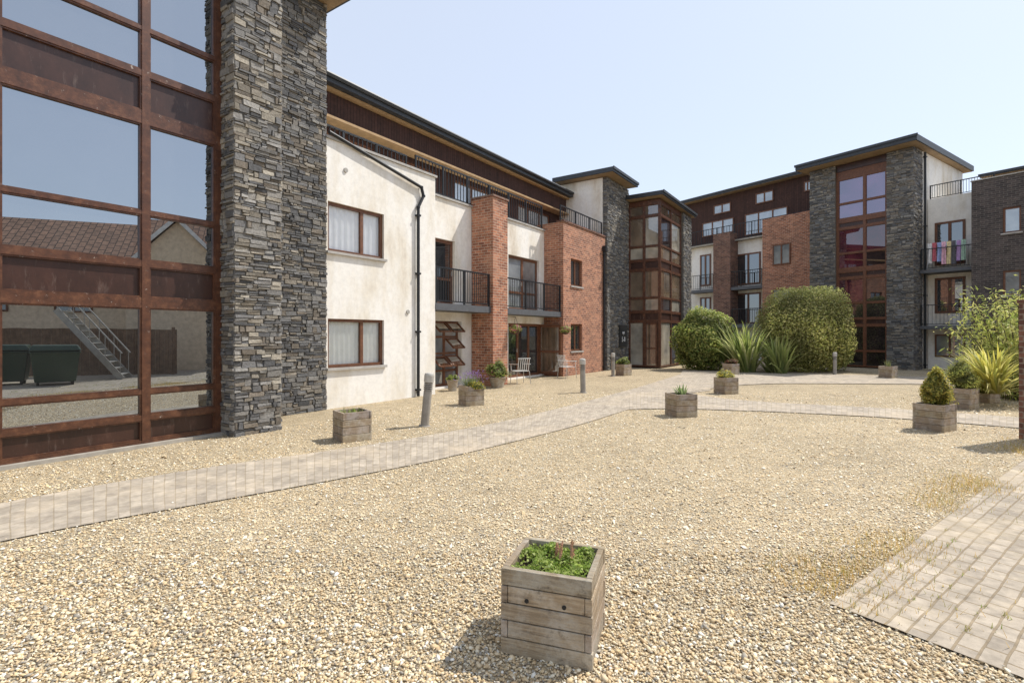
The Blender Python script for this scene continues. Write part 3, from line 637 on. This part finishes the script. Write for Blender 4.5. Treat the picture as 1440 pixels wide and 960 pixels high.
def bamboo(label,loc,n,h,rad,pal):
    t=thing('bamboo_bush',label,'bush',loc); pal=np.array(pal); st=MB(); Cs=[];Ns=[];cc=[]
    for i in range(n):
        az=rng.uniform(0,6.283); r0=rad*math.sqrt(rng.random()); hh=h*rng.uniform(.4,1.05); le=rng.uniform(.05,.5)*rad
        P=[np.array([r0*math.cos(az)*.55+le*math.cos(az)*(k/6)**2*1.4,r0*math.sin(az)*.55+le*math.sin(az)*(k/6)**2*1.4,hh*k/6*(1-.06*(k/6)**2)]) for k in range(7)]
        for a,b in zip(P,P[1:]): st.tube(a,b,.008,.006,5)
        for k in range(95):
            f=rng.uniform(.08,1.02)*6; q=min(int(f),5); p=P[q]+(P[q+1]-P[q])*(f-q); o_=rng.normal(0,.14,3); o_[2]-=.05
            Cs.append(p+o_); Ns.append(np.array([o_[0]*2,o_[1]*2,.6])+rng.normal(0,.5,3)); cc.append(pal[rng.integers(len(pal))]*rng.uniform(.6,1.25))
    st.build('cane','bark',t); leafmesh('foliage',np.array(Cs),np.array(Ns),.08,np.array(cc),t,.22); return t
G1=[(.28,.35,.08),(.36,.42,.11),(.19,.27,.06),(.46,.48,.15)]
GY=[(.58,.58,.16),(.68,.65,.23),(.42,.46,.13),(.76,.71,.30)]
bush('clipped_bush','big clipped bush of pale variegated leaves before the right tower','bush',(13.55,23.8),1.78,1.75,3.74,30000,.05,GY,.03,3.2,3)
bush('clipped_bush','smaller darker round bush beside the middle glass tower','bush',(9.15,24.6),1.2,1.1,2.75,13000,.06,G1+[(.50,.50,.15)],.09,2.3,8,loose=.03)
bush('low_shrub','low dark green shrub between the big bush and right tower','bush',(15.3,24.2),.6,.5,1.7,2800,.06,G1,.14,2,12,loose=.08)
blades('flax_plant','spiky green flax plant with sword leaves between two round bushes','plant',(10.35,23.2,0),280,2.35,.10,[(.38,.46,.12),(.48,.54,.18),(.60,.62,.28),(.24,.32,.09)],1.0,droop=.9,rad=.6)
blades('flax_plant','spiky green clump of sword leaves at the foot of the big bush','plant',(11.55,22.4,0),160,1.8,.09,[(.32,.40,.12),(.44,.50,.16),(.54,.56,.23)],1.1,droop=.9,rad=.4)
# right edge planting
bamboo('tall feathery yellow green bamboo at the right edge',(13.45,13.5,0),120,3.0,1.3,[(.46,.52,.12),(.60,.62,.18),(.34,.42,.10),(.72,.69,.25)])
fx,fy=gp(1388,570)
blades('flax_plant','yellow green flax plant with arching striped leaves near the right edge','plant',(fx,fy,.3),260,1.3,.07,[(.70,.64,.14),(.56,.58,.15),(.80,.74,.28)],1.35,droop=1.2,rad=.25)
# weeds
V=[];Fq=[];C=[]
def weed(x,y,l,col,w=.0022,z=.01):
    a=rng.uniform(0,6.28); b0=len(V); d=np.array([math.cos(a),math.sin(a),0])*l*rng.uniform(.2,1)
    sd=np.array([-math.sin(a),math.cos(a),0])*w; q=np.array([x,y,z]); V.extend([q-sd,q+sd,q+d+np.array([0,0,l])+sd*.3,q+d+np.array([0,0,l])-sd*.3]); Fq.append((b0,b0+1,b0+2,b0+3)); C.extend([np.array(col)]*4)
WC=[(.64,.45,.14),(.60,.38,.09),(.36,.34,.09),(.66,.5,.2)]
for i in range(11000):
    s=rng.uniform(0,8); wv=rng.normal(-.10,.20) if rng.random()<.9 else rng.uniform(0,1.4)
    if math.sin(s*1.9+.4)+math.sin(s*4.7+1)*.6+math.sin(wv*6+s)*.4+rng.normal(0,.5)<.2: continue
    p=Ap+e1*s+e2*wv; weed(p.x,p.y,rng.uniform(.012,.06),WC[rng.integers(4)])
for i in range(320):      # green tufts in the paving joints
    s=rng.uniform(.3,7); wv=.1*rng.integers(1,20)
    if math.sin(s*1.3+wv*3)<-.1: continue
    for k in range(rng.integers(3,11)):
        p=Ap+e1*(s+rng.normal(0,.03))+e2*(wv+rng.normal(0,.012)); weed(p.x,p.y,rng.uniform(.008,.032),((.28,.36,.08),(.4,.42,.12),(.55,.45,.17))[rng.integers(3)],.003,.014)
for e in edges_:
    for a,b in zip(e,e[1:]):
        if a.y>18: continue
        for k in range(int((b-a).length*14)):
            t=rng.random(); p=a*(1-t)+b*t
            if math.sin(p.x*2.1)+math.sin(p.y*3.3)<.5: continue
            weed(p.x+rng.normal(0,.03),p.y+rng.normal(0,.03),rng.uniform(.01,.05),((.28,.32,.09),(.55,.42,.15))[rng.integers(2)],.003)
tag(npmesh('dry_weeds',V,Fq,C,'leaf'),'dry yellow weeds along the paving edge','weeds',kind='stuff')
# ------------------------------------------------------------- planters
def planter(name,label,w,d,h,nb=5,bolts=False):
    t=thing(name,label,'planter',group='weathered timber planters around the gravel')
    th_=.035
    for side in range(4):
        mb=MB(); full=(w if side%2==0 else d); o=(d if side%2==0 else w)/2
        for k in range(nb):
            z0=h*k/nb+.003; z1=h*(k+1)/nb-.003; ext=(k+side)%2==0; L=full/2-(0 if ext else th_+.002); j=random.uniform(-.003,.003); cc=random.uniform(.75,1.15)
            L+=random.uniform(0,.004) if ext else 0
            pts=[(-L,-o+j,z0),(L,-o+j,z0),(L,-o+th_,z0),(-L,-o+th_,z0),(-L,-o+j,z1),(L,-o+j,z1),(L,-o+th_,z1),(-L,-o+th_,z1)]
            a=side*math.pi/2; mb.hexa([(x*math.cos(a)-y*math.sin(a),x*math.sin(a)+y*math.cos(a),z) for x,y,z in pts],(cc,cc*random.uniform(.95,1),cc*random.uniform(.9,1)))
        po=mb.build('side_panel','timber',t,bevel=.004)
        if bolts and side%2==0:
            for x in(-.1,.1):
                b=MB(); s=-1 if side==0 else 1; b.tube((x,s*(o-.005),h*.66),(x,s*(o+.004),h*.66),.011,n=12); b.build('bolt','rubber',po)
    s=MB(); nx=12
    g=[[(-w/2+th_+ (w-2*th_)*i/nx,-d/2+th_+(d-2*th_)*j/nx,h*.87+random.uniform(-.012,.012)) for i in range(nx+1)] for j in range(nx+1)]
    for j in range(nx):
        for i in range(nx): s.face([g[j][i],g[j][i+1],g[j+1][i+1],g[j+1][i]])
    s.build('soil','soil',t); return t
PX,PY,PR=.243,2.865,math.radians(-18.5)
PA=planter('timber_planter','large weathered timber planter in the foreground holding low green stonecrop',.485,.45,.46,5,True); PA.location=(PX,PY,0); PA.rotation_euler[2]=PR
PB=planter('timber_planter','weathered timber planter with bare soil, left of the leaning bollard',.47,.47,.47,4)
spots=[(491,620,'weathered timber planter with a few low weeds, left of the leaning bollard',38),
 (662,570,'weathered timber planter of lavender before the balconies',30),
 (961,586,'weathered timber planter with one small spiky plant, by the path edge',14),
 (1024,554,'weathered timber planter with yellow flowers on the gravel island between paths',20),
 (1030,527,'weathered timber planter with reddish heather near the flax plant',25),
 (878,528,'weathered timber planter beside the stone stair tower wall',35),
 (1324,606,'weathered timber planter holding a golden dwarf conifer',28),
 (1361,575,'weathered timber planter holding a round green dwarf conifer',30),
 (1253,532,'weathered timber planter before the right stair tower',30),
 (1391,566,'weathered timber planter under the yellow green flax',22)]
pls=[]
for i,(px,py,lab,rz) in enumerate(spots):
    o=PB if i==0 else dup(PB); X_,Y_=gp(px,py); o.location=(X_,Y_+.15,0); o.rotation_euler[2]=math.radians(rz); o['label']=lab; pls.append((X_,Y_+.15))
# plants in planters
t=thing('stonecrop_plant','bright green stonecrop with brown stalks in the foreground planter','plant',(PX,PY,.405),PR)
n=3800; ux=rng.uniform(-.2,.2,n); uy=rng.uniform(-.18,.18,n); hz=.012+.03*(np.sin(ux*30)*np.sin(uy*27+1)+1)*rng.uniform(.3,1,n)
keep=(np.sin(ux*17+1)+np.sin(uy*21)+rng.normal(0,.6,n))>-1.3; C_=np.stack([ux,uy,hz],1)[keep]; Nn=rng.normal(0,.6,C_.shape)+np.array([0,0,.8]); pl=np.array([(.30,.42,.07),(.40,.49,.10),(.20,.30,.05),(.48,.54,.18)])
leafmesh('leaves',C_,Nn,.011,pl[rng.integers(4,size=len(C_))]*rng.uniform(.7,1.2,(len(C_),1)),t,.6)
for i in range(6):
    st=MB(); x=.03+random.uniform(-.06,.07); y=random.uniform(-.02,.1); a=random.uniform(-.25,.25); l=random.uniform(.08,.15)
    for k in range(10):
        z=l*k/10; st.tube((x+a*z,y,z),(x+a*z+random.uniform(-.014,.014),y+random.uniform(-.014,.014),z+.024),.008,.002,5,(.45,.24,.14))
    st.build('stalk','painted',t)
def at(i,z=.41): return (pls[i][0],pls[i][1],z)
blades('weed_tuft','few low green weeds in the planter left of the leaning bollard','plant',at(0,.40),60,.13,.02,[(.3,.38,.1),(.45,.45,.16)],1.6,droop=.4,rad=.17)
blades('lavender_plant','purple flowered lavender with yellow blooms growing in a planter','plant',at(1),190,.36,.014,[(.28,.36,.14),(.38,.43,.2)],1.3,droop=.3,rad=.14,tips=((.34,.22,.5),.011,.4))
bush('yellow_flowers','low yellow flowered plant spilling over the lavender planter','plant',(pls[1][0]+.08,pls[1][1]-.12,.38),.2,.16,.2,700,.018,G1,.2,2,31,flowers=((.75,.56,.05),.4))
blades('spiky_plant','small spiky rosette plant in the planter by the path edge','plant',at(2),26,.28,.045,[(.26,.36,.14),(.36,.45,.2)],1.0,droop=.3,rad=.07)
bush('yellow_flowers','bushy yellow flowered plant in the planter on the island','plant',at(3),.22,.2,.24,900,.02,GY,.2,2,33,flowers=((.75,.6,.06),.2))
bush('heather_plant','reddish heather in the far planter near the flax','plant',at(4),.22,.2,.24,700,.025,[(.34,.10,.08),(.2,.2,.07)],.2,2,34)
bush('green_plant','leafy green plant in the planter by the stone wall','plant',at(5),.26,.22,.28,800,.03,G1,.25,2,35)
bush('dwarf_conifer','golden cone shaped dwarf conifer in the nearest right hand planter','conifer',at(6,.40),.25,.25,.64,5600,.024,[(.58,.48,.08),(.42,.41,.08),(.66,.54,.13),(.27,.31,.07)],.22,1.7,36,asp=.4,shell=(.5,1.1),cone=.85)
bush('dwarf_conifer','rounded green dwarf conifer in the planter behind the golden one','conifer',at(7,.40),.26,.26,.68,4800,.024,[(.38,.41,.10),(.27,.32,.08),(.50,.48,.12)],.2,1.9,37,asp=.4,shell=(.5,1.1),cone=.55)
blades('twiggy_plant','thin twiggy plant in the planter before the right tower','plant',at(8),40,.35,.015,[(.28,.28,.12),(.22,.26,.09)],.9,droop=.2,rad=.12)
# pots by the brick pier
def pot(label,x,y,r,h,pl_label,n,sz,hh,fl=None):
    t=thing('plant_pot',label,'pot',(x,y,0)); b=MB(); b.lathe([(r*.72,0),(r,h*.9),(r*1.08,h*.9),(r*1.08,h),(r*.9,h),(r*.88,h*.88),(.001,h*.88)],18); b.build('pot_body','timber',t,smooth=False)
    bush('potted_shrub',pl_label,'plant',(x,y,h*.85),sz,sz,hh,n,.03,G1,.25,2,int(x*100)%90+3,flowers=fl)
def lw(s,w): return (math.cos(TH)*s-math.sin(TH)*w,math.sin(TH)*s+math.cos(TH)*w)
x,y=lw(13.3,9.6); pot('wide wooden tub at the foot of the brick pier',x,y,.26,.34,'pink flowered shrub in the wooden tub by the brick pier',1500,.3,.55,((.5,.1,.2),.05))
x,y=lw(11.75,10.15); pot('small round pot outside the ground floor door with open vents',x,y,.17,.34,'small green shrub in the pot outside the vented door',600,.15,.18)
# ------------------------------------------------------------- bollards
bo=thing('bollard_light','leaning grey metal bollard light beside the curving path','bollard',(0,0,0),0,'bollard lights around the courtyard')
b=MB(); b.lathe([(.11,0),(.11,.015),(.078,.018),(.078,.66),(.07,.665),(.07,.68)],20); b.build('post','grey_metal',bo,smooth=False)
b=MB()
for k in range(4): b.lathe([(.05,.68+k*.035),(.086,.685+k*.035),(.086,.70+k*.035),(.05,.712+k*.035)],20)
b.build('louvred_head','grey_metal',bo)
b=MB(); b.lathe([(.086,.822),(.092,.83),(.092,.95),(.08,.985),(.04,1.0),(.002,1.003)],20); b.build('cap','pale_metal',bo)
for i,(px,py,lab,tx) in enumerate([(597,599,'leaning grey metal bollard light beside the curving path',(.03,.10)),(820,552,'grey bollard light in the gravel before the orange brick wall',(0,-.02)),(862,529,'small bollard light near the planter by the stone wall',(0,0)),(1174,527,'bollard light in front of the big clipped bush',(0,0))]):
    o=bo if i==0 else dup(bo); X_,Y_=gp(px,py); o.location=(X_,Y_,0); o.rotation_euler=(tx[0],tx[1],0); o['label']=lab
    if i>1: o.scale=(.9,.9,.95)
# ------------------------------------------------------------- chairs
ch=thing('garden_chair','','chair',group='garden chairs outside the ground floor flat')
b=MB()
for k in range(6): b.box(-.24,.24,-.22+k*.078,-.165+k*.078,.43,.445)
b.build('seat','white_plastic',ch)
b=MB()
for k in range(6):
    x=-.2+k*.08; b.bar((x,.23,.46),(x,.33,.88),.024,.012,(0,1,0))
b.bar((-.24,.332,.88),(.24,.332,.88),.025,.03); b.build('backrest','white_plastic',ch)
for sx_ in(-1,1):
    for y0,y1 in((-.22,-.25),(.24,.30)):
        b=MB(); b.tube((sx_*.235,y0,.44),(sx_*.26,y1,0),.013,.012,8); b.build('leg','pale_metal',ch)
    b=MB(); b.tube((sx_*.25,-.2,.44),(sx_*.265,-.2,.65),.011,n=8); b.bar((sx_*.262,-.24,.66),(sx_*.25,.29,.68),.04,.018); b.build('armrest','white_plastic',ch)
for i,(s,w,rz,lab) in enumerate([(14.85,9.75,TH+2.6,'white slatted garden chair beside the brick pier'),(17.75,9.45,TH+1.2,'white slatted garden chair beside the open patio door')]):
    o=ch if i==0 else dup(ch); x,y=lw(s,w); o.location=(x,y,0); o.rotation_euler[2]=rz; o['label']=lab
# hanging baskets
for s,w,lab in((14.55,9.75,'hanging flower basket on the brick pier beside the first chair'),(18.05,9.7,'hanging flower basket at the corner of the orange brick wall')):
    x,y=lw(s,w); t=thing('hanging_basket',lab,'basket',(x,y,1.85),0,'hanging baskets over the patio')
    b=MB(); b.lathe([(.02,-.16),(.1,-.13),(.16,-.04),(.17,0),(.15,0)],14); b.build('bowl','bark',t)
    b=MB()
    for k in range(3):
        a=k*2.1; b.tube((.16*math.cos(a),.16*math.sin(a),0),(0,0,.45),.005,n=5)
    b.tube((0,0,.45),(-.25,.2,.47),.008,n=6); b.build('chain','dark_metal',t)
    d=rng.normal(0,1,(500,3)); d/=np.linalg.norm(d,axis=1)[:,None]; C_=d*np.array([.22,.22,.15])*rng.uniform(.6,1.1,(500,1))+np.array([0,0,.03]); cl=np.array(G1)[rng.integers(4,size=500)]; fl=rng.random(500)<.2; cl[fl]=(.6,.08,.25)
    leafmesh('flowers',C_,d,.03,cl,t)
# ------------------------------------------------------------- laundry on balcony
def rw(t_,r_): return (math.cos(TH)*t_+math.sin(TH)*r_,-math.sin(TH)*t_+math.cos(TH)*r_)
x,y=rw(-8.35,30.3); ar=thing('clothes_airer','metal clothes airer full of washing on the upper right balcony','airer',(x,y,4.76),-TH)
b=MB()
for z in(.6,.85,1.25):
    for yy in(-.15,0,.15): b.tube((-.72,yy,z),(.72,yy,z),.006,n=5)
b.build('rails','white_plastic',ar)
for sx_ in(-.72,.72):
    b=MB(); b.tube((sx_,-.25,0),(sx_,.2,1.27),.01,n=6); b.tube((sx_,.25,0),(sx_,-.2,1.27),.01,n=6); b.build('leg','white_plastic',ar)
cols=[((.88,.88,.88),'white'),((.60,.14,.18),'red'),((.35,.45,.75),'blue'),((.85,.50,.62),'pink'),((.85,.72,.40),'yellow'),((.12,.12,.14),'black'),((.50,.32,.62),'purple'),((.40,.58,.46),'green')]
for i,(c,nm) in enumerate(cols):
    xx=-.62+i*.178; X_,Y_=rw(-8.35+xx,30.3-.16-(i%2)*.05); g=MB(); L=random.uniform(.75,1.1)
    for k in range(6):
        for j in range(4):
            p=lambda a,q:(a*.042-.084,.018*math.sin(a*2.2+q),-q*L/6)
            g.face([p(j,k),p(j+1,k),p(j+1,k+1),p(j,k+1)],c)
    o=g.build('hung_garment','painted',smooth=True); o.location=(X_,Y_,4.76+1.26); o.rotation_euler[2]=-TH; tag(o,nm+' garment drying on the airer on the upper right balcony','laundry','washing on the airer')
# brick pillar at right edge
px_,py_=gp(1436,624)
pt=thing('brick_pillar','narrow reddish brown brick pillar at the right edge','pillar',(px_+.56,py_+.2,0)); b=MB(); b.box(-.2,.2,-.2,.2,-.05,2.2); b.build('shaft','brick_brown',pt); b=MB(); b.box(-.22,.22,-.22,.22,2.203,2.26); b.build('cap','brick_brown',pt,bevel=.01)
# ------------------------------------------------------------- light, sky, camera
EL=math.radians(53); AZ=math.radians(68)
sd=Vector((math.sin(AZ)*math.cos(EL),math.cos(AZ)*math.cos(EL),math.sin(EL)))
su=bpy.data.lights.new('sun','SUN'); su.energy=5.0; su.angle=math.radians(.5); su.color=(1,.95,.87); so=bpy.data.objects.new('sun',su); COL.objects.link(so); so.rotation_euler=sd.to_track_quat('Z','Y').to_euler()
w=bpy.data.worlds.new('World'); S.world=w; w.use_nodes=True; nt=w.node_tree; bg=nt.nodes['Background']
sk=nt.nodes.new('ShaderNodeTexSky'); sk.sky_type='NISHITA'; sk.sun_disc=False; sk.sun_elevation=EL; sk.sun_rotation=AZ; sk.air_density=1; sk.dust_density=1.0; sk.ozone_density=1
hz_=mixc(nt,.55,sk.outputs[0],(7.2,7.8,8.9))
nt.links.new(hz_,bg.inputs[0]); bg.inputs[1].default_value=.145
S.view_settings.view_transform='Standard'; S.view_settings.look='None'; S.view_settings.exposure=0
cd=bpy.data.cameras.new('camera'); cd.lens=18; cd.sensor_width=36; cd.clip_end=2000; cd.clip_start=.05; cd.shift_y=-10/1440
co=bpy.data.objects.new('camera',cd); COL.objects.link(co); co.location=(0,0,H); co.rotation_euler=(math.pi/2,0,0); S.camera=co
